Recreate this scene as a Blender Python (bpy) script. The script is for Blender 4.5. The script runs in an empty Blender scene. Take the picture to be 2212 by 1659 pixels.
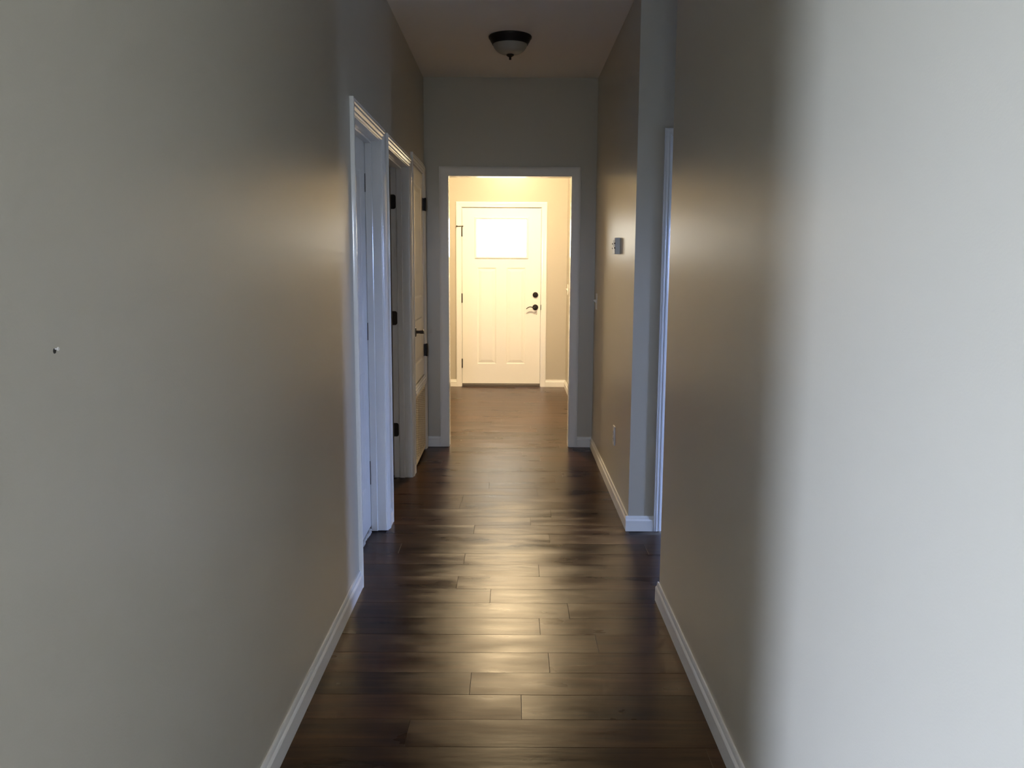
import bpy, math, random
from mathutils import Matrix, Vector

scene = bpy.context.scene
COL = scene.collection
random.seed(7)

# ------------------------------------------------------------------ camera
CAM_H = 1.39
cam_data = bpy.data.cameras.new('camera')
cam_data.sensor_width = 36.0
cam_data.lens = 1818.15 / 2212.0 * 36.0
cam_data.clip_start = 0.05
cam = bpy.data.objects.new('camera', cam_data)
COL.objects.link(cam)
cam.matrix_world = (Matrix.Translation((0, 0, CAM_H)) @ Matrix.Rotation(-0.0007, 4, 'Z')
                    @ Matrix.Rotation(math.pi / 2 - 0.1402, 4, 'X') @ Matrix.Rotation(0.0053, 4, 'Z'))
scene.camera = cam

# ------------------------------------------------------------------ daylight and exposure
SKY = 24.5
LAMP = 200.0
world = bpy.data.worlds.new('overcast_sky')
scene.world = world
world.use_nodes = True
bg = world.node_tree.nodes['Background']
bg.inputs['Strength'].default_value = SKY
_nt = world.node_tree
_tc = _nt.nodes.new('ShaderNodeTexCoord')
_sep = _nt.nodes.new('ShaderNodeSeparateXYZ')
_ramp = _nt.nodes.new('ShaderNodeValToRGB')        # even sky above the horizon, dull ground below it
_ramp.color_ramp.elements[0].position, _ramp.color_ramp.elements[0].color = 0.49, (0.27, 0.29, 0.30, 1)
_ramp.color_ramp.elements[1].position, _ramp.color_ramp.elements[1].color = 0.51, (0.70, 0.77, 1.0, 1)
_map = _nt.nodes.new('ShaderNodeMapRange')
_map.inputs['From Min'].default_value = -1.0
_nt.links.new(_tc.outputs['Generated'], _sep.inputs[0])
_nt.links.new(_sep.outputs['Z'], _map.inputs['Value'])
_nt.links.new(_map.outputs[0], _ramp.inputs['Fac'])
_nt.links.new(_ramp.outputs['Color'], bg.inputs['Color'])
scene.view_settings.view_transform = 'Standard'
scene.view_settings.look = 'None'
scene.view_settings.gamma = 1.0
scene.view_settings.use_curve_mapping = False
scene.view_settings.exposure = 2.2
scene.cycles.max_bounces = 10
scene.cycles.diffuse_bounces = 5
scene.cycles.glossy_bounces = 4
scene.cycles.sample_clamp_indirect = 12.0
scene.cycles.use_adaptive_sampling = True
scene.cycles.adaptive_threshold = 0.03


def portal(name, loc, rot, sx, sy):
    d = bpy.data.lights.new(name, 'AREA')
    d.shape = 'RECTANGLE'
    d.size, d.size_y = sx, sy
    d.cycles.is_portal = True
    o = bpy.data.objects.new(name, d)
    COL.objects.link(o)
    o.location = loc
    o.rotation_euler = rot
    return o


# ------------------------------------------------------------------ the plan of the house (metres)
XL, XR = -0.654, 0.622          # hall side walls
WT = 0.114                      # wall thickness
CEIL = 2.743
Y_END = 6.382                   # wall with the cased opening
Y_FRONT = 9.64                  # wall with the front door
Y_NICHE0, Y_NICHE1 = 3.362, 4.313
X_WEST, X_EAST = -4.2, 3.0
Y_BACK, Y_MOUTH = -4.4, 0.90
HEAD = 1.995                    # head jamb of the two near doors
LIV_WIN = (-2.95, -1.40, 0.25, 2.60)      # y0, y1, z0, z1 of the living room window
NICHE_WIN = (3.39, 3.72, 0.62, 1.76)
FILL_WIN = (-0.75, -0.12, 1.42, 2.05)     # x0, x1, z0, z1 of the window added behind the camera to light the hall


# ------------------------------------------------------------------ materials
def nodes_of(name):
    m = bpy.data.materials.new(name)
    m.use_nodes = True
    nt = m.node_tree
    return m, nt, nt.nodes['Principled BSDF']


def N(nt, kind, **kw):
    n = nt.nodes.new(kind)
    for k, v in kw.items():
        setattr(n, k, v)
    return n


def paint(name, col, rough, bump=0.0, scale=300.0, spec=0.5, var=0.02):
    m, nt, b = nodes_of(name)
    b.inputs['Roughness'].default_value = rough
    b.inputs['Specular IOR Level'].default_value = spec
    geo = N(nt, 'ShaderNodeNewGeometry')
    big = N(nt, 'ShaderNodeTexNoise')
    big.inputs['Scale'].default_value = 1.7
    big.inputs['Detail'].default_value = 1
    nt.links.new(geo.outputs['Position'], big.inputs['Vector'])
    mix = N(nt, 'ShaderNodeMix', data_type='RGBA')
    mix.inputs[6].default_value = (*[c * (1 - var) for c in col], 1)
    mix.inputs[7].default_value = (*[min(1, c * (1 + var)) for c in col], 1)
    nt.links.new(big.outputs['Fac'], mix.inputs[0])
    nt.links.new(mix.outputs[2], b.inputs['Base Color'])
    if bump:
        fine = N(nt, 'ShaderNodeTexNoise')
        fine.inputs['Scale'].default_value = scale
        fine.inputs['Detail'].default_value = 0
        nt.links.new(geo.outputs['Position'], fine.inputs['Vector'])
        bp = N(nt, 'ShaderNodeBump')
        bp.inputs['Strength'].default_value = bump
        bp.inputs['Distance'].default_value = 0.001
        nt.links.new(fine.outputs['Fac'], bp.inputs['Height'])
        nt.links.new(bp.outputs['Normal'], b.inputs['Normal'])
    return m


def wood():
    m, nt, b = nodes_of('dark_plank')
    geo = N(nt, 'ShaderNodeNewGeometry')
    info = N(nt, 'ShaderNodeObjectInfo')
    # grain shifts from plank to plank
    mul = N(nt, 'ShaderNodeMath', operation='MULTIPLY')
    mul.inputs[1].default_value = 37.0
    nt.links.new(info.outputs['Random'], mul.inputs[0])
    comb = N(nt, 'ShaderNodeCombineXYZ')
    nt.links.new(mul.outputs[0], comb.inputs[0])
    nt.links.new(mul.outputs[0], comb.inputs[2])
    add = N(nt, 'ShaderNodeVectorMath', operation='ADD')
    nt.links.new(geo.outputs['Position'], add.inputs[0])
    nt.links.new(comb.outputs[0], add.inputs[1])
    mp = N(nt, 'ShaderNodeMapping')
    mp.inputs['Scale'].default_value = (2.2, 38.0, 1.0)
    nt.links.new(add.outputs[0], mp.inputs['Vector'])
    grain = N(nt, 'ShaderNodeTexNoise')
    grain.inputs['Scale'].default_value = 1.0
    grain.inputs['Detail'].default_value = 6
    grain.inputs['Roughness'].default_value = 0.65
    grain.inputs['Distortion'].default_value = 0.4
    nt.links.new(mp.outputs[0], grain.inputs['Vector'])
    mp2 = N(nt, 'ShaderNodeMapping')
    mp2.inputs['Scale'].default_value = (3.0, 9.0, 1.0)
    nt.links.new(add.outputs[0], mp2.inputs['Vector'])
    cloud = N(nt, 'ShaderNodeTexNoise')
    cloud.inputs['Scale'].default_value = 1.0
    cloud.inputs['Detail'].default_value = 3
    nt.links.new(mp2.outputs[0], cloud.inputs['Vector'])
    ramp = N(nt, 'ShaderNodeValToRGB')
    e = ramp.color_ramp.elements
    e[0].position, e[0].color = 0.33, (0.018, 0.0098, 0.006, 1)
    e[1].position, e[1].color = 0.78, (0.110, 0.051, 0.024, 1)
    s = N(nt, 'ShaderNodeMath', operation='MULTIPLY_ADD')
    s.inputs[1].default_value = 0.5
    nt.links.new(grain.outputs['Fac'], s.inputs[0])
    h = N(nt, 'ShaderNodeMath', operation='MULTIPLY_ADD')
    h.inputs[1].default_value = 0.35
    nt.links.new(cloud.outputs['Fac'], h.inputs[0])
    r = N(nt, 'ShaderNodeMath', operation='MULTIPLY')
    r.inputs[1].default_value = 0.16
    nt.links.new(info.outputs['Random'], r.inputs[0])
    nt.links.new(r.outputs[0], h.inputs[2])
    nt.links.new(h.outputs[0], s.inputs[2])
    nt.links.new(s.outputs[0], ramp.inputs['Fac'])
    rr = N(nt, 'ShaderNodeMapRange')
    rr.inputs['From Min'].default_value = 0.3
    rr.inputs['From Max'].default_value = 0.7
    rr.inputs['To Min'].default_value = 0.26
    rr.inputs['To Max'].default_value = 0.36
    nt.links.new(cloud.outputs['Fac'], rr.inputs['Value'])
    bp = N(nt, 'ShaderNodeBump')
    bp.inputs['Strength'].default_value = 0.21
    bp.inputs['Distance'].default_value = 0.0012
    nt.links.new(grain.outputs['Fac'], bp.inputs['Height'])
    bp2 = N(nt, 'ShaderNodeBump')
    bp2.inputs['Strength'].default_value = 0.42
    bp2.inputs['Distance'].default_value = 0.004
    nt.links.new(cloud.outputs['Fac'], bp2.inputs['Height'])
    nt.links.new(bp.outputs['Normal'], bp2.inputs['Normal'])
    # matte vinyl under a satin wear layer
    nt.nodes.remove(b)
    out = nt.nodes['Material Output']
    dif = N(nt, 'ShaderNodeBsdfDiffuse')
    glo = N(nt, 'ShaderNodeBsdfAnisotropic', distribution='BECKMANN')
    fr = N(nt, 'ShaderNodeFresnel')
    fr.inputs['IOR'].default_value = 1.27
    mx = N(nt, 'ShaderNodeMixShader')
    nt.links.new(ramp.outputs['Color'], dif.inputs['Color'])
    nt.links.new(rr.outputs[0], glo.inputs['Roughness'])
    nt.links.new(bp2.outputs['Normal'], dif.inputs['Normal'])
    nt.links.new(bp2.outputs['Normal'], glo.inputs['Normal'])
    nt.links.new(fr.outputs[0], mx.inputs[0])
    nt.links.new(dif.outputs[0], mx.inputs[1])
    nt.links.new(glo.outputs[0], mx.inputs[2])
    nt.links.new(mx.outputs[0], out.inputs['Surface'])
    return m


def plain(name, col, rough, metal=0.0, spec=0.5):
    m = paint(name, col, rough, spec=spec, var=0.03)
    m.node_tree.nodes['Principled BSDF'].inputs['Metallic'].default_value = metal
    return m


def glass_pane(name, tint):
    m = bpy.data.materials.new(name)
    m.use_nodes = True
    nt = m.node_tree
    nt.nodes.clear()
    out = N(nt, 'ShaderNodeOutputMaterial')
    tr = N(nt, 'ShaderNodeBsdfTransparent')
    tr.inputs['Color'].default_value = (*tint, 1)
    gl = N(nt, 'ShaderNodeBsdfGlossy')
    gl.inputs['Roughness'].default_value = 0.03
    fr = N(nt, 'ShaderNodeFresnel')
    fr.inputs['IOR'].default_value = 1.45
    mx = N(nt, 'ShaderNodeMixShader')
    nt.links.new(fr.outputs[0], mx.inputs[0])
    nt.links.new(tr.outputs[0], mx.inputs[1])
    nt.links.new(gl.outputs[0], mx.inputs[2])
    nt.links.new(mx.outputs[0], out.inputs['Surface'])
    return m


M = {
    'wall': paint('greige_satin_paint', (0.48, 0.45, 0.385), 0.34, bump=0.12, scale=260),
    'ceiling': paint('flat_white_ceiling_paint', (0.86, 0.84, 0.82), 0.9, bump=0.25, scale=120),
    'trim': paint('semi_gloss_white_paint', (0.80, 0.80, 0.80), 0.13, bump=0.02, scale=60),
    'base': paint('white_baseboard_paint', (0.74, 0.74, 0.73), 0.42, bump=0.03, scale=60),
    'door': paint('white_door_paint', (0.84, 0.835, 0.82), 0.30, bump=0.04, scale=90),
    'wood': wood(),
    'black': plain('oil_rubbed_bronze', (0.022, 0.017, 0.015), 0.42, 0.6),
    'sill': plain('dark_bronze_sill', (0.030, 0.020, 0.016), 0.5, 0.2),
    'plastic': plain('white_plastic', (0.72, 0.71, 0.69), 0.4),
    'cream': plain('cream_enamel', (0.74, 0.66, 0.50), 0.42),
    'grey_plastic': plain('grey_plastic', (0.42, 0.43, 0.44), 0.45),
    'carpet': plain('pale_carpet', (0.55, 0.53, 0.50), 0.95),
    'glass': glass_pane('window_glass', (0.93, 0.96, 0.96)),
    'bluing_glass': glass_pane('daylight_bluing_glass', (0.74, 0.84, 1.0)),  # tint added to turn the daylight from the niche bluer
    'obscure_glass': glass_pane('obscure_door_glass', (0.34, 0.315, 0.255)),
    'filter': plain('dark_duct_interior', (0.03, 0.028, 0.026), 0.8),
}
m, nt, b = nodes_of('frosted_lamp_glass')
b.inputs['Base Color'].default_value = (0.34, 0.32, 0.28, 1)
b.inputs['Roughness'].default_value = 0.35
M['lampglass'] = m
m, nt, b = nodes_of('lit_lamp_glass')
b.inputs['Base Color'].default_value = (0.8, 0.7, 0.5, 1)
b.inputs['Emission Color'].default_value = (1.0, 0.74, 0.42, 1)
b.inputs['Emission Strength'].default_value = LAMP
M['lampglow'] = m


# ------------------------------------------------------------------ builders
class MB:
    """collects shapes for ONE mesh object"""

    def __init__(self):
        self.v, self.f = [], []

    def box(self, x0, x1, y0, y1, z0, z1):
        n = len(self.v)
        self.v += [(x, y, z) for z in (z0, z1) for y in (y0, y1) for x in (x0, x1)]
        self.f += [tuple(n + i for i in q) for q in
                   ((0, 2, 3, 1), (4, 5, 7, 6), (0, 1, 5, 4), (2, 6, 7, 3), (0, 4, 6, 2), (1, 3, 7, 5))]
        return self

    def chamfer(self, x0, x1, y0, y1, z0, z1, c):
        """box with its six faces kept and all twelve edges chamfered"""
        n = len(self.v)
        X, Y, Z = (x0, x1), (y0, y1), (z0, z1)
        idx = {}
        for i in (0, 1):
            for j in (0, 1):
                for k in (0, 1):
                    sx, sy, sz = (1 - 2 * i), (1 - 2 * j), (1 - 2 * k)
                    for a in range(3):
                        p = [X[i] + sx * c, Y[j] + sy * c, Z[k] + sz * c]
                        p[a] = (X[i], Y[j], Z[k])[a]
                        idx[i, j, k, a] = len(self.v)
                        self.v.append(tuple(p))
        F = self.f
        for s in (0, 1):
            F.append([idx[s, 0, 0, 0], idx[s, 1, 0, 0], idx[s, 1, 1, 0], idx[s, 0, 1, 0]])
            F.append([idx[0, s, 0, 1], idx[1, s, 0, 1], idx[1, s, 1, 1], idx[0, s, 1, 1]])
            F.append([idx[0, 0, s, 2], idx[1, 0, s, 2], idx[1, 1, s, 2], idx[0, 1, s, 2]])
        for p in (0, 1):
            for q in (0, 1):
                F.append([idx[0, p, q, 1], idx[1, p, q, 1], idx[1, p, q, 2], idx[0, p, q, 2]])
                F.append([idx[p, 0, q, 0], idx[p, 1, q, 0], idx[p, 1, q, 2], idx[p, 0, q, 2]])
                F.append([idx[p, q, 0, 0], idx[p, q, 1, 0], idx[p, q, 1, 1], idx[p, q, 0, 1]])
                for k in (0, 1):
                    F.append([idx[p, q, k, 0], idx[p, q, k, 1], idx[p, q, k, 2]])
        return self

    def sweep(self, prof, ends):
        """prof: closed list of 2D points; ends: two functions mapping a 2D point to a 3D point"""
        n = len(self.v)
        k = len(prof)
        for fn in ends:
            self.v += [fn(p) for p in prof]
        for i in range(k):
            j = (i + 1) % k
            self.f.append((n + i, n + j, n + k + j, n + k + i))
        self.f.append(tuple(n + i for i in range(k))[::-1])
        self.f.append(tuple(n + k + i for i in range(k)))
        return self

    def lathe(self, prof, seg=40, axis='z', at=(0, 0, 0)):
        """prof: (radius, height) pairs from one end to the other"""
        n = len(self.v)
        rings = []
        for r, h in prof:
            ring = []
            cnt = 1 if r < 1e-6 else seg
            for i in range(cnt):
                a = 2 * math.pi * i / seg
                p = (r * math.cos(a), r * math.sin(a), h)
                if axis == 'y':
                    p = (p[0], p[2], p[1])
                elif axis == 'x':
                    p = (p[2], p[0], p[1])
                ring.append(len(self.v))
                self.v.append((p[0] + at[0], p[1] + at[1], p[2] + at[2]))
            rings.append(ring)
        for a, b_ in zip(rings, rings[1:]):
            for i in range(seg):
                j = (i + 1) % seg
                if len(a) == 1 and len(b_) == 1:
                    continue
                if len(a) == 1:
                    self.f.append((a[0], b_[i], b_[j]))
                elif len(b_) == 1:
                    self.f.append((a[i], a[j], b_[0]))
                else:
                    self.f.append((a[i], a[j], b_[j], b_[i]))
        return self

    def tube(self, pts, radii, seg=10):
        n0 = len(self.v)
        pts = [Vector(p) for p in pts]
        for i, p in enumerate(pts):
            d = (pts[min(i + 1, len(pts) - 1)] - pts[max(i - 1, 0)]).normalized()
            up = Vector((0, 0, 1)) if abs(d.z) < 0.9 else Vector((0, 1, 0))
            s = d.cross(up).normalized()
            t = s.cross(d)
            r = radii[i] if isinstance(radii, (list, tuple)) else radii
            rs, rt = r if isinstance(r, tuple) else (r, r)
            for k in range(seg):
                a = 2 * math.pi * k / seg
                self.v.append(tuple(p + s * rs * math.cos(a) + t * rt * math.sin(a)))
        for i in range(len(pts) - 1):
            for k in range(seg):
                j = (k + 1) % seg
                o = n0 + i * seg
                self.f.append((o + k, o + j, o + seg + j, o + seg + k))
        self.f.append(tuple(n0 + k for k in range(seg))[::-1])
        o = n0 + (len(pts) - 1) * seg
        self.f.append(tuple(o + k for k in range(seg)))
        return self

    def mesh(self, name, mat, smooth=False):
        me = bpy.data.meshes.new(name)
        me.from_pydata(self.v, [], self.f)
        import bmesh
        bm = bmesh.new()
        bm.from_mesh(me)
        bmesh.ops.recalc_face_normals(bm, faces=bm.faces)
        bm.to_mesh(me)
        bm.free()
        me.materials.append(M[mat])
        if smooth:
            me.shade_smooth()
            me.set_sharp_from_angle(angle=math.radians(38))
        return me

    def build(self, name, mat, parent=None, smooth=False):
        return link(name, self.mesh(name, mat, smooth), parent)


def link(name, data, parent=None):
    o = bpy.data.objects.new(name, data)
    COL.objects.link(o)
    o.parent = parent
    return o


def tag(o, label, cat, kind=None, group=None):
    o['label'] = label
    o['category'] = cat
    if kind:
        o['kind'] = kind
    if group:
        o['group'] = group
    return o


def empty(name, loc, rz=0.0):
    o = link(name, None)
    o.empty_display_size = 0.1
    o.location = loc
    o.rotation_euler = (0, 0, rz)
    return o


def struct(name, label, cat, mb, mat):
    return tag(mb.build(name, mat), label, cat, 'structure')


HALF = math.pi / 2
# a wall-mounted local frame: x runs along the wall, -y points out of the wall into the room, z up


def wall_along_y(x0, x1, y0, y1, z1, openings):
    mb = MB()
    cur = y0
    for a, b_, za, zb in sorted(openings):
        if a > cur:
            mb.box(x0, x1, cur, a, 0, z1)
        if za > 0:
            mb.box(x0, x1, a, b_, 0, za)
        if zb < z1:
            mb.box(x0, x1, a, b_, zb, z1)
        cur = b_
    if cur < y1:
        mb.box(x0, x1, cur, y1, 0, z1)
    return mb


def wall_along_x(y0, y1, x0, x1, z1, openings):
    t = wall_along_y(y0, y1, x0, x1, z1, openings)
    t.v = [(p[1], p[0], p[2]) for p in t.v]
    return t


JT = 0.018   # jamb board thickness
D1 = (3.553, 4.290)
D2 = (4.501, 5.410)
D3 = (5.597, 6.270)
D3HEAD = 2.043
OPEN = (-0.475, 0.439)
OPENHEAD = 2.041
FD = (-0.569, 0.329)
FDHEAD = 2.029
ND = (0.817, 1.53)      # door beside the niche

# ------------------------------------------------------------------ the shell
struct('wall_left', 'long greige left wall of the hallway with three doors', 'wall',
       wall_along_y(XL - WT, XL, Y_MOUTH, Y_END, CEIL,
                    [(D1[0] - JT, D1[1] + JT, 0, HEAD + JT), (D2[0] - JT, D2[1] + JT, 0, HEAD + JT),
                     (D3[0] - JT, D3[1] + JT, 0, D3HEAD + JT)]), 'wall')
struct('wall_right_near', 'bright greige right wall nearest the camera, before the niche', 'wall',
       MB().box(XR, XR + WT, Y_BACK, Y_NICHE0, 0, CEIL), 'wall')
struct('wall_right_far', 'greige right wall carrying the thermostat, beyond the niche', 'wall',
       MB().box(XR, XR + WT, Y_NICHE1, Y_FRONT, 0, CEIL), 'wall')
struct('wall_niche_back', 'narrow grey-green wall facing the camera inside the right niche', 'wall',
       wall_along_x(Y_NICHE1, Y_NICHE1 + WT, XR + WT, X_EAST, CEIL, [(ND[0] - JT, ND[1] + JT, 0, HEAD + JT + 0.01)]), 'wall')
struct('wall_niche_front', 'greige side wall of the niche hidden behind the near right wall', 'wall',
       MB().box(XR + WT, X_EAST, Y_NICHE0 - WT, Y_NICHE0, 0, CEIL), 'wall')
struct('wall_niche_end', 'greige wall with a window at the end of the niche', 'wall',
       wall_along_y(X_EAST, X_EAST + WT, Y_NICHE0 - WT, Y_NICHE1 + WT, CEIL, [NICHE_WIN]), 'wall')
struct('wall_end', 'dim greige wall around the cased opening at the end of the hallway', 'wall',
       wall_along_x(Y_END, Y_END + WT, X_WEST, XR, CEIL, [(OPEN[0] - JT, OPEN[1] + JT, 0, OPENHEAD + JT)]), 'wall')
struct('wall_front', 'lamp-lit warm beige wall around the white front door', 'wall',
       wall_along_x(Y_FRONT, Y_FRONT + 0.14, X_WEST, XR + WT, CEIL, [(FD[0] - JT, FD[1] + JT, 0, FDHEAD + JT)]), 'wall')
struct('wall_entry_left', 'beige left wall of the lit entry', 'wall',
       MB().box(-1.62 - WT, -1.62, Y_END + WT, Y_FRONT, 0, CEIL), 'wall')
struct('wall_west', 'outer wall behind the left rooms and the living room window', 'wall',
       wall_along_y(X_WEST - 0.14, X_WEST, Y_BACK - WT, Y_FRONT + 0.14, CEIL, [LIV_WIN]), 'wall')
struct('wall_back', 'greige wall behind the camera', 'wall',
       wall_along_x(Y_BACK - WT, Y_BACK, X_WEST, XR + WT, CEIL, [FILL_WIN]), 'wall')
struct('wall_living', 'greige wall between the living room and the left bedroom', 'wall',
       MB().box(X_WEST, XL - WT, Y_MOUTH, Y_MOUTH + WT, 0, CEIL), 'wall')
struct('wall_partition', 'wall between the two rooms behind the left doors', 'wall',
       MB().box(X_WEST, XL - WT, 4.352, 4.440, 0, CEIL), 'wall')
struct('wall_closet', 'wall between the open left room and the far closet', 'wall',
       MB().box(X_WEST, XL - WT, 5.470, 5.560, 0, CEIL), 'wall')
struct('ceiling', 'flat pale ceiling over the hallway', 'ceiling',
       MB().box(X_WEST - 0.14, X_EAST + WT, Y_BACK - WT, Y_FRONT + 0.14, CEIL, CEIL + 0.12), 'ceiling')

# ------------------------------------------------------------------ floor and its planks
FZ = -0.004
floor = struct('floor', 'dark brown wood-look plank floor running through the hallway', 'floor',
               MB().box(X_WEST - 0.14, X_EAST + WT, Y_BACK - WT, Y_FRONT + 0.14, FZ - 0.12, FZ), 'sill')
PITCH = 0.1508
ROW0 = 2.280                    # a seam measured on the floor
G = 0.0002                      # half joint
JOINTS = {3.716: 0.131, 3.407: -0.085, 3.257: 0.237, 3.105: 0.115, 2.806: 0.138, 2.503: 0.037,
          3.859: -0.22, 4.306: -0.194, 4.607: 0.227, 4.483: 0.109}
PLANK_LEN = 1.22


def plank_geo(mb, x0, x1, y0, y1, dz):
    c = 0.0007
    x0 += G; x1 -= G; y0 += G; y1 -= G
    n = len(mb.v)
    t = dz
    tilt = random.uniform(-0.00025, 0.00025)
    roll = random.uniform(-0.00012, 0.00012)
    for (a, b_, z) in ((0, 0, FZ), (0, 0, t - 0.0003), (c, c, t)):
        mb.v += [(x0 + a, y0 + b_, z - (tilt + roll if z != FZ else 0)), (x1 - a, y0 + b_, z + (tilt - roll if z != FZ else 0)),
                 (x1 - a, y1 - b_, z + (tilt + roll if z != FZ else 0)), (x0 + a, y1 - b_, z - (tilt - roll if z != FZ else 0))]
    for r in (0, 4):
        for i in range(4):
            j = (i + 1) % 4
            mb.f.append((n + r + i, n + r + j, n + r + 4 + j, n + r + 4 + i))
    mb.f.append((n + 8, n + 9, n + 10, n + 11))


far_field = MB()
row_i = -45
while True:
    ya = ROW0 + row_i * PITCH
    yb = ya + PITCH
    row_i += 1
    if ya > Y_FRONT - 0.02:
        break
    if yb < Y_BACK + 0.02:
        continue
    ya_, yb_ = max(ya, Y_BACK), min(yb, Y_FRONT)
    mid = (ya + yb) / 2
    spans = []
    if mid < Y_MOUTH:
        lo, hi = X_WEST, XR
    elif mid < Y_END + 0.057:
        lo, hi = XL, XR
        for d in (D1, D2):
            if d[0] < mid < d[1]:
                lo = XL - 0.115 if d is D2 else XL - 0.10
        if Y_NICHE0 < mid < Y_NICHE1:
            hi = X_EAST
    else:
        lo, hi = -1.62, XR
    if abs(mid - Y_END - WT / 2) < WT / 2:
        lo, hi = OPEN
    j0 = None
    for k, v in JOINTS.items():
        if abs(k - mid) < PITCH / 2:
            j0 = v
    if j0 is None:
        j0 = random.uniform(-0.61, 0.61)
    xs = [j0]
    while xs[0] - PLANK_LEN > lo:
        xs.insert(0, xs[0] - PLANK_LEN)
    while xs[-1] + PLANK_LEN < hi:
        xs.append(xs[-1] + PLANK_LEN)
    xs = [lo] + [x for x in xs if lo + 0.05 < x < hi - 0.05] + [hi]
    for a, b_ in zip(xs, xs[1:]):
        dz = random.uniform(-0.0003, 0.0)
        if mid > 0.55:
            mb = MB()
            plank_geo(mb, a, b_, ya_, yb_, dz)
            mb.build('plank', 'wood', floor)
        else:
            plank_geo(far_field, a, b_, ya_, yb_, dz)
o = far_field.build('living_room_planks', 'wood', floor)
o['kind'] = 'stuff'

# ------------------------------------------------------------------ mouldings
CASING = [(0, 0), (0, .0045), (.0015, .0062), (.0045, .0088), (.007, .0095), (.0105, .0095), (.012, .0078), (.014, .0072), (.017, .0085),
          (.020, .0108), (.023, .0131), (.026, .0143), (.031, .0146), (.0325, .0128), (.0345, .0125), (.037, .0142), (.039, .0158),
          (.0415, .0166), (.0475, .0168), (.049, .0150), (.0505, .0150), (.053, .0165), (.0555, .0165), (.057, .0145), (.057, 0)]
FLATCAS = [(0, 0), (0, 0.0105), (0.002, 0.0124), (0.030, 0.0128), (0.034, 0.0136), (0.044, 0.0139), (0.061, 0.0142), (0.064, 0.0125), (0.064, 0)]
BASE = [(0, 0), (0.0145, 0), (0.0145, 0.056), (0.0120, 0.0605), (0.0085, 0.064), (0.0075, 0.074), (0.0050, 0.0805), (0, 0.0805)]
REV = 0.005


def casing(root, u0, u1, z1, prof, z0=0.0, sides='lr', mat='trim'):
    """mitred legs and head; prof points are (distance from inner edge, height off wall)"""
    a0, a1, zz = u0 - REV, u1 + REV, z1 + REV
    if 'l' in sides:
        MB().sweep(prof, (lambda p: (a0 - p[0], -p[1], z0), lambda p: (a0 - p[0], -p[1], zz + p[0]))).build('casing_leg', mat, root, True)
    if 'r' in sides:
        MB().sweep(prof, (lambda p: (a1 + p[0], -p[1], z0), lambda p: (a1 + p[0], -p[1], zz + p[0]))).build('casing_leg', mat, root, True)
    MB().sweep(prof, (lambda p: (a0 - p[0], -p[1], zz + p[0]), lambda p: (a1 + p[0], -p[1], zz + p[0]))).build('casing_head', mat, root, True)


def jamb(root, u0, u1, z1, depth, stop_at=None, stop_w=0.035):
    """boards lining an opening; local +y goes into the wall"""
    MB().chamfer(u0 - JT, u0, 0, depth, 0, z1 + JT, 0.001).build('jamb', 'trim', root)
    MB().chamfer(u1, u1 + JT, 0, depth, 0, z1 + JT, 0.001).build('jamb', 'trim', root)
    MB().chamfer(u0, u1, 0, depth, z1, z1 + JT, 0.001).build('head_jamb', 'trim', root)
    if stop_at is not None:
        s0, s1 = stop_at, stop_at + stop_w
        MB().chamfer(u0, u0 + 0.011, s0, s1, 0, z1, 0.0025).build('door_stop', 'trim', root)
        MB().chamfer(u1 - 0.011, u1, s0, s1, 0, z1, 0.0025).build('door_stop', 'trim', root)
        MB().chamfer(u0 + 0.003, u1 - 0.003, s0 + 0.0002, s1 - 0.0002, z1 - 0.011, z1, 0.0022).build('door_stop', 'trim', root)


def ring_panel(mb, u0, u1, z0, z1, rings):
    """a moulded panel: rings of (inset, depth below the face) closed by a flat field; local -y is the face"""
    n = len(mb.v)
    for ins, dep in rings:
        mb.v += [(u0 + ins, dep, z0 + ins), (u1 - ins, dep, z0 + ins), (u1 - ins, dep, z1 - ins), (u0 + ins, dep, z1 - ins)]
    for r in range(len(rings) - 1):
        for i in range(4):
            j = (i + 1) % 4
            mb.f.append((n + r * 4 + i, n + r * 4 + j, n + r * 4 + 4 + j, n + r * 4 + 4 + i))
    k = n + (len(rings) - 1) * 4
    mb.f.append((k, k + 1, k + 2, k + 3))


PANEL_RINGS = [(0, 0.0), (0.003, 0.0006), (0.014, 0.0048), (0.019, 0.0048), (0.044, 0.0012), (0.048, 0.0008)]


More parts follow.
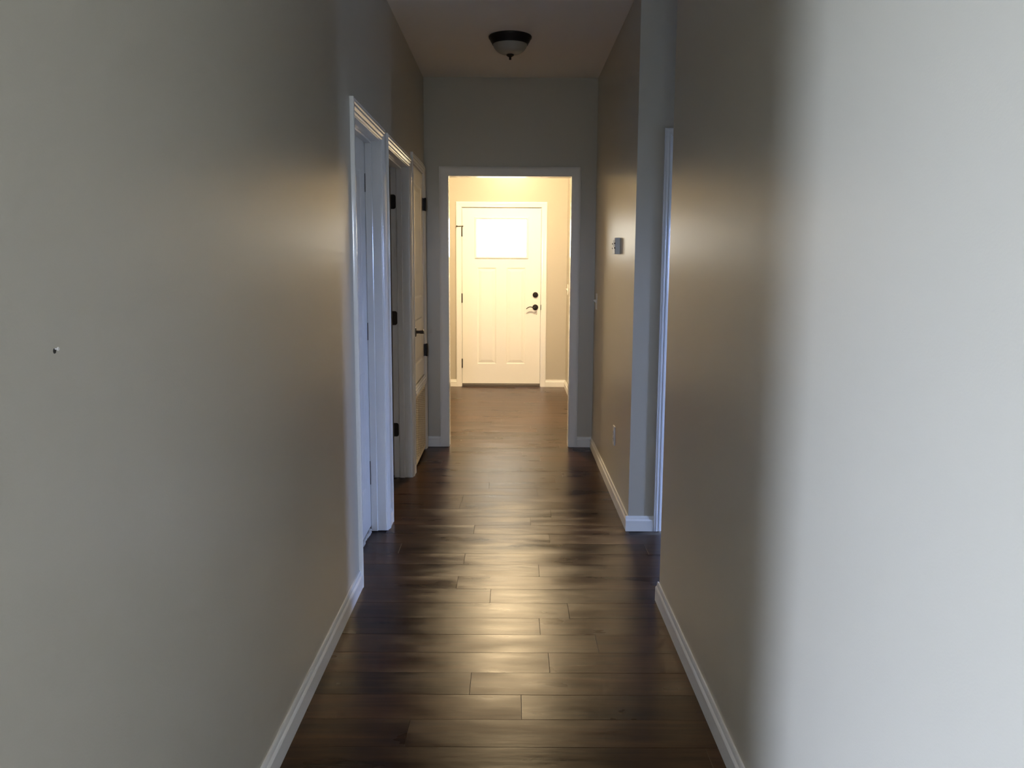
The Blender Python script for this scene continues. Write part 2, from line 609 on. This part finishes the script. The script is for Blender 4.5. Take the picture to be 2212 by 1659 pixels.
def slab(root, u0, u1, z0, z1, holes, y0=0.0, thick=0.035, mat='door', through=()):
    """stiles and rails left around the holes; each hole gets its own moulded panel"""
    us = sorted({u0, u1, *[h[0] for h in holes], *[h[1] for h in holes]})
    zs = sorted({z0, z1, *[h[2] for h in holes], *[h[3] for h in holes]})
    mb = MB()
    vid = {}

    def vert(i, j, s):
        if (i, j, s) not in vid:
            vid[i, j, s] = len(mb.v)
            mb.v.append((us[i], y0 + (0, thick)[s], zs[j]))
        return vid[i, j, s]

    def solid(i, j):
        if not (0 <= i < len(us) - 1 and 0 <= j < len(zs) - 1):
            return False
        cu, cz = (us[i] + us[i + 1]) / 2, (zs[j] + zs[j + 1]) / 2
        return not any(h[0] < cu < h[1] and h[2] < cz < h[3] for h in holes)
    for i in range(len(us) - 1):
        for j in range(len(zs) - 1):
            if not solid(i, j):
                continue
            for s in (0, 1):
                mb.f.append((vert(i, j, s), vert(i + 1, j, s), vert(i + 1, j + 1, s), vert(i, j + 1, s)))
            for di, dj, e in ((-1, 0, ((i, j), (i, j + 1))), (1, 0, ((i + 1, j), (i + 1, j + 1))),
                              (0, -1, ((i, j), (i + 1, j))), (0, 1, ((i, j + 1), (i + 1, j + 1)))):
                if not solid(i + di, j + dj):
                    (a, b_), (c, d) = e
                    mb.f.append((vert(a, b_, 0), vert(c, d, 0), vert(c, d, 1), vert(a, b_, 1)))
    s = mb.build('slab', mat, root)
    for h in holes:
        if h in through:
            continue
        p = MB()
        ring_panel(p, h[0], h[1], h[2], h[3], [(a, y0 + d) for a, d in PANEL_RINGS])
        ring_panel(p, h[0], h[1], h[2], h[3], [(a, y0 + thick - d) for a, d in PANEL_RINGS])
        p.build('panel', mat, root)
    return s


def hinge(root, u, y, zc, h=0.089, leaf=0.03, flip=1):
    """closed butt hinge seen from the knuckle side: barrel, ball tips and the edges of its leaves"""
    mb = MB()
    mb.lathe([(0, zc - h / 2 - 0.004), (0.005, zc - h / 2 - 0.002), (0.0065, zc - h / 2), (0.0065, zc + h / 2),
              (0.005, zc + h / 2 + 0.002), (0, zc + h / 2 + 0.004)], 14, at=(u, y - 0.005, 0))
    mb.box(u - 0.0025, u + 0.0025, y - 0.004, y + leaf, zc - h / 2, zc + h / 2)
    return mb.build('hinge', 'black', root, True)


def lever(root, u, y, z, direction=-1):
    """rose, neck and a wave-shaped lever; the lever points along local x * direction"""
    r = MB().lathe([(0, 0.001), (0.033, 0.0), (0.033, -0.006), (0.030, -0.010), (0.020, -0.012), (0, -0.012)], 32, 'y', (u, y, z)) \
        .build('rose', 'black', root, True)
    mb = MB().lathe([(0.011, -0.008), (0.010, -0.030), (0.012, -0.046), (0.011, -0.062), (0, -0.064)], 18, 'y', (u, y, z))
    pts, rad = [], []
    for i in range(13):
        t = i / 12
        pts.append((u + direction * t * 0.104, y - 0.054 + 0.006 * t, z - 0.008 * math.sin(math.pi * min(1, t * 2.2)) * (1 - t)
                    + 0.007 * math.sin(math.pi * t) - 0.016 * max(0, t - 0.7) / 0.3))
        rad.append((0.0095 * (1 - 0.3 * t), 0.0066 * (1 - 0.4 * t)))
    mb.tube(pts, rad, 12)
    mb.build('lever', 'black', r, True)
    return r


# ---- left door, nearest: shut, with blue daylight on it
WL = (XL, 0, 0)
t = tag(empty('trim_1', WL, HALF), 'white casing and jamb of the nearest left door', 'door frame', 'structure')
casing(t, *D1, HEAD, CASING)
jamb(t, *D1, HEAD, WT, stop_at=0.044)
d = tag(empty('door_1', WL, HALF), 'shut white door nearest the camera on the left wall', 'door', 'structure')
u0, u1 = D1[0] + 0.003, D1[1] - 0.003
w2 = (u1 - u0)
slab(d, u0, u1, 0.030, HEAD - 0.003,
     [(u0 + 0.11, u0 + w2 / 2 - 0.045, 0.25, 0.86), (u0 + w2 / 2 + 0.045, u1 - 0.11, 0.25, 0.86),
      (u0 + 0.11, u0 + w2 / 2 - 0.045, 1.02, 1.85), (u0 + w2 / 2 + 0.045, u1 - 0.11, 1.02, 1.85)], y0=0.080, thick=0.034)
for zc, h in ((1.792, 0.090), (1.052, 0.089), (0.315, 0.125)):
    MB().chamfer(D1[1] - 0.0135, D1[1] - 0.0112, 0.0765, 0.0800, zc - h / 2, zc + h / 2, 0.0006).build('hinge', 'black', d)
lever(d, u0 + 0.07, 0.080, 0.93, 1)

# carpet edge showing under that door
mb = MB()
x = D1[0]
while x < D1[1] - 0.02:
    s = random.uniform(0.010, 0.020)
    mb.lathe([(0, -0.002), (0.007, 0.0), (0.010, 0.006), (0.008, 0.015), (0, random.uniform(0.017, 0.024))], 7,
             at=(XL - 0.080 - random.uniform(0, 0.008), x + 0.008, 0))
    x += s
tag(mb.build('carpet_edge', 'carpet'), 'tufted pale carpet edge under the shut left door', 'carpet', 'stuff')

# ---- left door, middle: open into a dark room
t = tag(empty('trim_2', WL, HALF), 'white casing and jamb of the open middle left doorway', 'door frame', 'structure')
casing(t, *D2, HEAD, CASING)
jamb(t, *D2, HEAD, WT, stop_at=0.042)
for zc in (1.782, 1.050, 0.321):      # leaves with rounded corners screwed to the jamb
    mb = MB()
    pts = []
    y_in, y_out, hh, r = 0.081, 0.112, 0.0445, 0.014
    pts = [(y_out, zc - hh), (y_out, zc + hh)]
    for k in range(7):
        a = HALF * k / 6
        pts.append((y_in + r - r * math.sin(a), zc + hh - r + r * math.cos(a)))
    for k in range(7):
        a = HALF * k / 6
        pts.append((y_in + r - r * math.cos(a), zc - hh + r - r * math.sin(a)))
    mb.sweep(pts, (lambda p: (D2[1] - 0.0022, p[0], p[1]), lambda p: (D2[1] + 0.0005, p[0], p[1])))
    mb.build('hinge_leaf', 'black', t)
d = tag(empty('door_2', (XL - WT - 0.006, D2[1] - 0.004, 0), math.radians(0)),
        'white door swung open into the dark middle left room', 'door', 'structure')
wd = 0.90
slab(d, -wd, -0.006, 0.015, HEAD - 0.003,
     [(-wd + 0.12, -wd / 2 - 0.05, 0.25, 0.86), (-wd / 2 + 0.05, -0.12, 0.25, 0.86),
      (-wd + 0.12, -wd / 2 - 0.05, 1.02, 1.85), (-wd / 2 + 0.05, -0.12, 1.02, 1.85)], y0=-0.036, thick=0.034)
lever(d, -wd + 0.07, -0.036, 0.93, 1)

# ---- left door, far: closet door above a return-air grille
t = tag(empty('trim_3', WL, HALF), 'white casing around the far left closet door and grille', 'door frame', 'structure')
casing(t, *D3, D3HEAD, CASING)
MB().chamfer(D3[0] - JT, D3[0], 0, WT, 0, D3HEAD + JT, 0.001).build('jamb', 'trim', t)
MB().chamfer(D3[1], D3[1] + JT, 0, WT, 0, D3HEAD + JT, 0.001).build('jamb', 'trim', t)
MB().chamfer(D3[0], D3[1], 0, WT, D3HEAD, D3HEAD + JT, 0.001).build('head_jamb', 'trim', t)
MB().sweep(CASING, (lambda p: (D3[0] - REV, -p[1], 0.572 - p[0]), lambda p: (D3[1] + REV, -p[1], 0.572 - p[0]))).build('casing_rail', 'trim', t)
MB().box(D3[0], D3[1], 0.002, WT, 0.515, 0.575).build('cross_board', 'trim', t)
d = tag(empty('door_3', WL, HALF), 'shut cream-white closet door with black lever above the grille', 'door', 'structure')
u0, u1 = D3[0] + 0.003, D3[1] - 0.003
um = (u0 + u1) / 2
slab(d, u0, u1, 0.580, D3HEAD - 0.003,
     [(u0 + 0.10, u1 - 0.10, 0.70, 1.02), (u0 + 0.10, u1 - 0.10, 1.16, 1.93)], y0=0.001)
for zc in (1.826, 0.760):
    mb = MB()
    mb.lathe([(0, zc - 0.049), (0.007, zc - 0.046), (0.0075, zc - 0.044), (0.0075, zc + 0.044), (0.007, zc + 0.046), (0, zc + 0.049)], 14,
             at=(D3[1] - 0.0015, -0.0185, 0))
    mb.box(D3[1] - 0.004, D3[1] + 0.001, -0.019, 0.002, zc - 0.0445, zc + 0.0445)
    mb.box(D3[1] - 0.030, D3[1] - 0.001, -0.0025, 0.0012, zc - 0.0445, zc + 0.0445)
    mb.build('hinge', 'black', d, True)
lever(d, u0 + 0.075, 0.001, 0.940, 1)

g = tag(empty('return_air_grille', WL, HALF), 'cream louvred return-air grille below the far left closet door', 'grille')
ga, gb, gz0, gz1 = D3[0] + 0.004, D3[1] - 0.004, 0.022, 0.508
mb = MB()
fw = 0.026
for (a, b_, c, e) in ((ga, gb, gz0, gz0 + fw), (ga, gb, gz1 - fw, gz1), (ga, ga + fw, gz0 + fw, gz1 - fw), (gb - fw, gb, gz0 + fw, gz1 - fw)):
    mb.chamfer(a, b_, -0.006, 0.004, c, e, 0.0025)
mb.build('frame', 'cream', g)
MB().box(ga, gb, 0.035, 0.045, gz0, gz1).build('backing', 'filter', g)
sm = None
ns = 27
for i in range(ns):
    z = gz0 + fw + (gz1 - gz0 - 2 * fw) * (i + 0.5) / ns
    if sm is None:
        q = MB().sweep([(-0.0035, -0.0042), (-0.0035, -0.0014), (0.010, 0.0040), (0.010, 0.0028)],
                       (lambda p: (ga + fw, p[0], p[1]), lambda p: (gb - fw, p[0], p[1])))
        sm = q.mesh('slat', 'cream')
    s = link('slat', sm, g)
    s.location = (0, 0, z)
rm = None
for i in range(6):
    u = ga + fw + (gb - ga - 2 * fw) * (i + 1) / 7
    if rm is None:
        rm = MB().chamfer(-0.005, 0.005, -0.0050, 0.012, gz0 + fw, gz1 - fw, 0.001).mesh('rib', 'cream')
    s = link('rib', rm, g)
    s.location = (u, 0, 0)
for u in (ga + 0.013, gb - 0.013):
    for z in (gz0 + 0.05, gz1 - 0.05):
        MB().lathe([(0.0045, -0.005), (0.004, -0.0075), (0, -0.008)], 10, 'y', (u, 0, z)).build('screw', 'cream', g, True)

# ---- cased opening at the end of the hall
t = tag(empty('trim_4', (0, Y_END, 0)), 'white casing around the opening to the lit entry', 'door frame', 'structure')
casing(t, *OPEN, OPENHEAD, FLATCAS, mat='base')
jamb(t, *OPEN, OPENHEAD, WT)
# the entry side
t2 = tag(empty('trim_5', (0, Y_END + WT, 0), math.pi), 'white casing on the entry side of the end opening', 'door frame', 'structure')
casing(t2, -OPEN[1], -OPEN[0], OPENHEAD, FLATCAS)

# ---- niche door
t = tag(empty('trim_6', (0, Y_NICHE1, 0)), 'bluish white door casing standing inside the right niche', 'door frame', 'structure')
casing(t, *ND, HEAD + 0.010, CASING)
jamb(t, *ND, HEAD + 0.010, WT, stop_at=0.044)
d = tag(empty('door_4', (0, Y_NICHE1, 0)), 'shut white door inside the right niche, out of sight', 'door', 'structure')
slab(d, ND[0] + 0.003, ND[1] - 0.003, 0.018, HEAD + 0.007,
     [(ND[0] + 0.11, ND[1] - 0.11, 0.25, 0.86), (ND[0] + 0.11, ND[1] - 0.11, 1.02, 1.85)], y0=0.079, thick=0.035)
lever(d, ND[0] + 0.07, 0.079, 0.93, 1)

# ---- front door
t = tag(empty('trim_7', (0, Y_FRONT, 0)), 'lamp-lit white casing around the front door', 'door frame', 'structure')
casing(t, *FD, FDHEAD, FLATCAS[:-3] + [(0.057, 0.0142), (0.060, 0.0125), (0.060, 0)])
jamb(t, *FD, FDHEAD, 0.14, stop_at=0.0472)
MB().chamfer(FD[1] - 0.001, FD[1] + 0.006, -0.003, 0.03, 0.885, 0.945, 0.001).build('strike_plate', 'black', t)
d = tag(empty('door_5', (0, Y_FRONT, 0)), 'white front door with square window and black lever', 'door', 'structure')
u0, u1 = FD[0] + 0.003, FD[1] - 0.003
um = (u0 + u1) / 2
lite = (um - 0.292, um + 0.292, 1.474, 1.915)
slab(d, u0, u1, 0.0365, FDHEAD - 0.004,
     [lite, (um - 0.275, um - 0.057, 0.262, 1.362), (um + 0.057, um + 0.275, 0.262, 1.362)], y0=0.003, thick=0.044, through=(lite,))
mb = MB()
LR = [(-0.012, 0.004), (-0.010, -0.004), (-0.004, -0.008), (0.004, -0.008), (0.012, -0.002), (0.014, 0.018)]
ring = []
n = 0
for ins, dep in LR:
    mb.v += [(lite[0] + ins, dep, lite[2] + ins), (lite[1] - ins, dep, lite[2] + ins), (lite[1] - ins, dep, lite[3] - ins), (lite[0] + ins, dep, lite[3] - ins)]
for r in range(len(LR) - 1):
    for i in range(4):
        j = (i + 1) % 4
        mb.f.append((r * 4 + i, r * 4 + j, r * 4 + 4 + j, r * 4 + 4 + i))
lf = mb.build('window_frame', 'door', d)
MB().box(lite[0] + 0.002, lite[1] - 0.002, 0.018, 0.022, lite[2] + 0.002, lite[3] - 0.002).build('pane', 'obscure_glass', lf)
for zc in (1.761, 1.016, 0.269):
    hinge(d, FD[0] + 0.0015, 0.002, zc, 0.102, 0.03)
mb = MB().tube([(FD[0] + 0.012, -0.010, 1.822), (FD[0] - 0.052, -0.030, 1.822)], 0.0038, 10)
mb.lathe([(0.008, 0), (0.008, 0.012), (0, 0.013)], 12, 'x', (FD[0] - 0.060, -0.033, 1.822))
mb.lathe([(0.007, -0.006), (0.007, 0.005), (0, 0.006)], 12, 'x', (FD[0] + 0.012, -0.010, 1.822))
mb.build('hinge_stop', 'black', d, True)
db = MB().lathe([(0, 0.0), (0.0315, 0.0), (0.0315, -0.008), (0.028, -0.014), (0.012, -0.016), (0, -0.016)], 32, 'y', (0.268, 0.003, 1.057)) \
    .build('deadbolt', 'black', d, True)
MB().chamfer(0.268 - 0.004, 0.268 + 0.004, -0.030, -0.010, 1.057 - 0.014, 1.057 + 0.014, 0.0015).build('thumb_turn', 'black', db)
lever(d, 0.268, 0.003, 0.915, -1)
struct('trim_8', 'dark bronze sill under the front door', 'threshold',
       MB().sweep([(-0.014, 0.0005), (-0.006, 0.020), (0.004, 0.036), (0.139, 0.036), (0.139, 0.0005)],
                  (lambda p: (FD[0] + 0.001, Y_FRONT + p[0], p[1]), lambda p: (FD[1] - 0.001, Y_FRONT + p[0], p[1]))), 'sill')


# ---- baseboards
def baseboard(name, label, loc, rz, a, b_):
    o = MB().sweep(BASE, (lambda p: (a, -p[0], p[1]), lambda p: (b_, -p[0], p[1]))).build(name, 'base')
    o.location = loc
    o.rotation_euler = (0, 0, rz)
    return tag(o, label, 'baseboard', 'structure')


CW = REV + 0.057
BT = 0.0145
baseboard('baseboard_left_near', 'white baseboard along the near left wall', WL, HALF, Y_MOUTH, D1[0] - CW)
baseboard('baseboard_left_mid', 'short white baseboard between the first two left doors', WL, HALF, D1[1] + CW, D2[0] - CW)
baseboard('baseboard_left_far', 'short white baseboard before the far left closet door', WL, HALF, D2[1] + CW, D3[0] - CW)
baseboard('baseboard_left_corner', 'short white baseboard in the far left corner', WL, HALF, D3[1] + CW, Y_END)
FW = REV + 0.064
baseboard('baseboard_end_left', 'white baseboard left of the end opening', (0, Y_END, 0), 0, XL, OPEN[0] - FW)
baseboard('baseboard_end_right', 'white baseboard right of the end opening', (0, Y_END, 0), 0, OPEN[1] + FW, XR)
WR = (XR, 0, 0)
baseboard('baseboard_right_near', 'white baseboard along the bright near right wall', WR, -HALF, -(Y_NICHE0 + BT), -Y_BACK)
baseboard('baseboard_right_far', 'white baseboard along the right wall below the thermostat', WR, -HALF, -Y_END, -Y_NICHE1)
baseboard('baseboard_niche', 'white baseboard facing the camera in the right niche', (0, Y_NICHE1, 0), 0, XR - BT, ND[0] - CW)
baseboard('baseboard_niche_front', 'white baseboard behind the near right wall', (0, Y_NICHE0, 0), math.pi, -X_EAST, -(XR - BT * 0))
baseboard('baseboard_entry_right', 'white baseboard along the right entry wall', WR, -HALF, -Y_FRONT, -(Y_END + WT))
baseboard('baseboard_front_left', 'white baseboard left of the front door', (0, Y_FRONT, 0), 0, -1.62, FD[0] - 0.065)
baseboard('baseboard_front_right', 'white baseboard right of the front door', (0, Y_FRONT, 0), 0, FD[1] + 0.065, XR)


# ---- windows the daylight comes through
def window(name, label, loc, rz, w, z0, z1, depth, glass='glass'):
    r = tag(empty(name, loc, rz), label, 'window', 'structure')
    mb = MB()
    f = 0.045
    for (a, b_, c, e) in ((-w / 2, w / 2, z0, z0 + f), (-w / 2, w / 2, z1 - f, z1), (-w / 2, -w / 2 + f, z0 + f, z1 - f), (w / 2 - f, w / 2, z0 + f, z1 - f),
                          (-w / 2 + f, w / 2 - f, (z0 + z1) / 2 - 0.018, (z0 + z1) / 2 + 0.018)):
        mb.box(a, b_, depth * 0.45, depth * 0.8, c, e)
    mb.build('window_frame', 'trim', r)
    for a, b_ in ((z0 + f, (z0 + z1) / 2 - 0.018), ((z0 + z1) / 2 + 0.018, z1 - f)):
        MB().box(-w / 2 + f, w / 2 - f, depth * 0.6, depth * 0.6 + 0.004, a, b_).build('pane', glass, r)
    MB().chamfer(-w / 2 - 0.04, w / 2 + 0.04, -0.03, depth * 0.45, z0 - 0.02, z0, 0.003).build('window_sill', 'trim', r)
    return r


window('window_1', 'tall living room window behind the camera', (X_WEST, (LIV_WIN[0] + LIV_WIN[1]) / 2, 0), HALF,
       LIV_WIN[1] - LIV_WIN[0], LIV_WIN[2], LIV_WIN[3], 0.14)
window('window_2', 'window at the end of the right niche', (X_EAST, (NICHE_WIN[0] + NICHE_WIN[1]) / 2, 0), -HALF,
       NICHE_WIN[1] - NICHE_WIN[0], NICHE_WIN[2], NICHE_WIN[3], WT, 'bluing_glass')
portal('daylight_portal', (X_WEST - 0.12, (LIV_WIN[0] + LIV_WIN[1]) / 2, (LIV_WIN[2] + LIV_WIN[3]) / 2), (0, -HALF, 0), LIV_WIN[3] - LIV_WIN[2], LIV_WIN[1] - LIV_WIN[0])
portal('daylight_portal', (X_EAST + WT - 0.01, (NICHE_WIN[0] + NICHE_WIN[1]) / 2, (NICHE_WIN[2] + NICHE_WIN[3]) / 2), (0, HALF, 0), NICHE_WIN[3] - NICHE_WIN[2], NICHE_WIN[1] - NICHE_WIN[0])
window('fill_window', 'small unseen window added behind the camera to light down the hall', ((FILL_WIN[0] + FILL_WIN[1]) / 2, Y_BACK, 0), math.pi,
       FILL_WIN[1] - FILL_WIN[0], FILL_WIN[2], FILL_WIN[3], WT)  # added opening that lifts the dim far end of the hall
portal('daylight_portal', ((FILL_WIN[0] + FILL_WIN[1]) / 2, Y_BACK - WT + 0.01, (FILL_WIN[2] + FILL_WIN[3]) / 2), (HALF, 0, 0), FILL_WIN[1] - FILL_WIN[0], FILL_WIN[3] - FILL_WIN[2])
portal('daylight_portal', (um, Y_FRONT + 0.10, (lite[2] + lite[3]) / 2), (-HALF, 0, 0), lite[1] - lite[0], lite[3] - lite[2])


# unseen plank fence, added to keep ground light out of the niche window
fe = tag(empty('light_block_fence', (X_EAST + 1.6, 3.0, -0.35)), 'unseen low board fence added to block ground light at the niche window', 'fence')
fm = MB().chamfer(-0.01, 0.01, -0.068, 0.068, 0, 1.45, 0.003).mesh('board', 'sill')
for i in range(36):
    link('board', fm, fe).location = (0, -2.5 + i * 0.145, 0)
for z in (0.3, 1.2):
    MB().box(0.01, 0.05, -2.6, 2.7, z, z + 0.09).build('rail', 'sill', fe)

# ------------------------------------------------------------------ ceiling lamps
def flush_lamp(x, y, glass, label):
    r = tag(empty('ceiling_lamp', (x, y, CEIL)), label, 'lamp', group='twin flush ceiling lamps')
    MB().lathe([(0, 0), (0.126, 0), (0.129, -0.004), (0.128, -0.012), (0.122, -0.018), (0.117, -0.030), (0.110, -0.040), (0.107, -0.048),
                (0.101, -0.049), (0.101, -0.040), (0, -0.040)], 64).build('pan', 'black', r, True)
    prof = [(0.103, -0.043)]
    for i in range(1, 13):
        a = HALF * i / 12
        prof.append((0.103 * math.cos(a) ** 0.75, -0.043 - 0.062 * math.sin(a) ** 1.15))
    prof[-1] = (0, -0.105)
    MB().lathe(prof, 64).build('glass_bowl', glass, r, True)
    MB().lathe([(0, -0.102), (0.018, -0.103), (0.0225, -0.106), (0.0225, -0.110), (0.016, -0.115), (0.0085, -0.119), (0.0060, -0.124),
                (0.0075, -0.129), (0.006, -0.134), (0, -0.136)], 20).build('finial', 'black', r, True)
    return r


flush_lamp(-0.018, 5.265, 'lampglass', 'unlit flush ceiling lamp with black rim in the hallway')
flush_lamp(-0.02, 8.10, 'lampglow', 'lit flush ceiling lamp in the entry before the front door')


# ------------------------------------------------------------------ things on the walls
def on_right(y, z):
    return (XR, y, z)


r = tag(empty('thermostat', on_right(4.985, 1.504), -HALF), 'small grey-white thermostat on the right wall', 'thermostat')
mb = MB()
mb.sweep([(-0.062, 0), (-0.062, -0.024), (-0.056, -0.029), (0.056, -0.029), (0.062, -0.024), (0.062, 0)],
         (lambda p: (p[0], p[1], -0.046), lambda p: (p[0], p[1], 0.046)))
mb.build('body', 'plastic', r)
MB().box(-0.030, 0.030, -0.0298, -0.028, -0.004, 0.034).build('screen', 'grey_plastic', r)
for u in (-0.052, 0.052):
    for z in (0.014, -0.012):
        MB().chamfer(u - 0.008, u + 0.008, -0.0315, -0.0265, z - 0.004, z + 0.004, 0.001).build('button', 'black', r)


def plate(name, label, cat, loc, rz):
    r = tag(empty(name, loc, rz), label, cat)
    MB().sweep([(-0.035, 0), (-0.035, -0.003), (-0.031, -0.0065), (0.031, -0.0065), (0.035, -0.003), (0.035, 0)],
               (lambda p: (p[0], p[1], -0.057), lambda p: (p[0], p[1], 0.057))).build('plate', 'plastic', r)
    for z in ((-0.042, 0.042) if 'outlet' not in name else (0,)):
        MB().lathe([(0.003, -0.006), (0.0025, -0.0075), (0, -0.008)], 10, 'y', (0, 0, z)).build('screw', 'plastic', r, True)
    return r


r = plate('wall_outlet', 'white outlet plate low on the right wall below the thermostat', 'outlet', on_right(4.975, 0.379), -HALF)
for z in (-0.020, 0.020):
    s = MB().lathe([(0.0165, -0.006), (0.0165, -0.0085), (0.015, -0.009), (0, -0.009)], 24, 'y', (0, 0, z)).build('socket', 'plastic', r, True)
    for u in (-0.006, 0.006):
        MB().box(u - 0.001, u + 0.001, -0.0094, -0.0088, z - 0.003, z + 0.005).build('slot', 'black', s)
for nm, lb, y, z in (('light_switch', 'white light switch on the right wall beside the end opening', 6.195, 1.131),
                     ('light_switch', 'white light switch on the right entry wall near the front door', 9.40, 1.126)):
    r = plate(nm, lb, 'switch', on_right(y, z), -HALF)
    r['group'] = 'light switches'
    MB().sweep([(-0.006, -0.012), (-0.006, 0.012), (-0.022, 0.011), (-0.022, 0.004)],
               (lambda p: (-0.005, p[0], p[1]), lambda p: (0.005, p[0], p[1]))).build('toggle', 'plastic', r)

r = tag(empty('wall_anchor', (XL, 1.200, 1.268), HALF), 'tiny pale screw stub left in the near left wall', 'screw')
MB().lathe([(0.0012, 0.002), (0.0012, -0.004), (0.0028, -0.0045), (0.0024, -0.006), (0, -0.0065)], 12, 'y').build('head', 'plastic', r, True)
MB().lathe([(0.0, -0.0003), (0.0035, -0.0006), (0.0045, 0.0006)], 12, 'y', (-0.001, 0, -0.003)).build('socket_mark', 'filter', r, True)
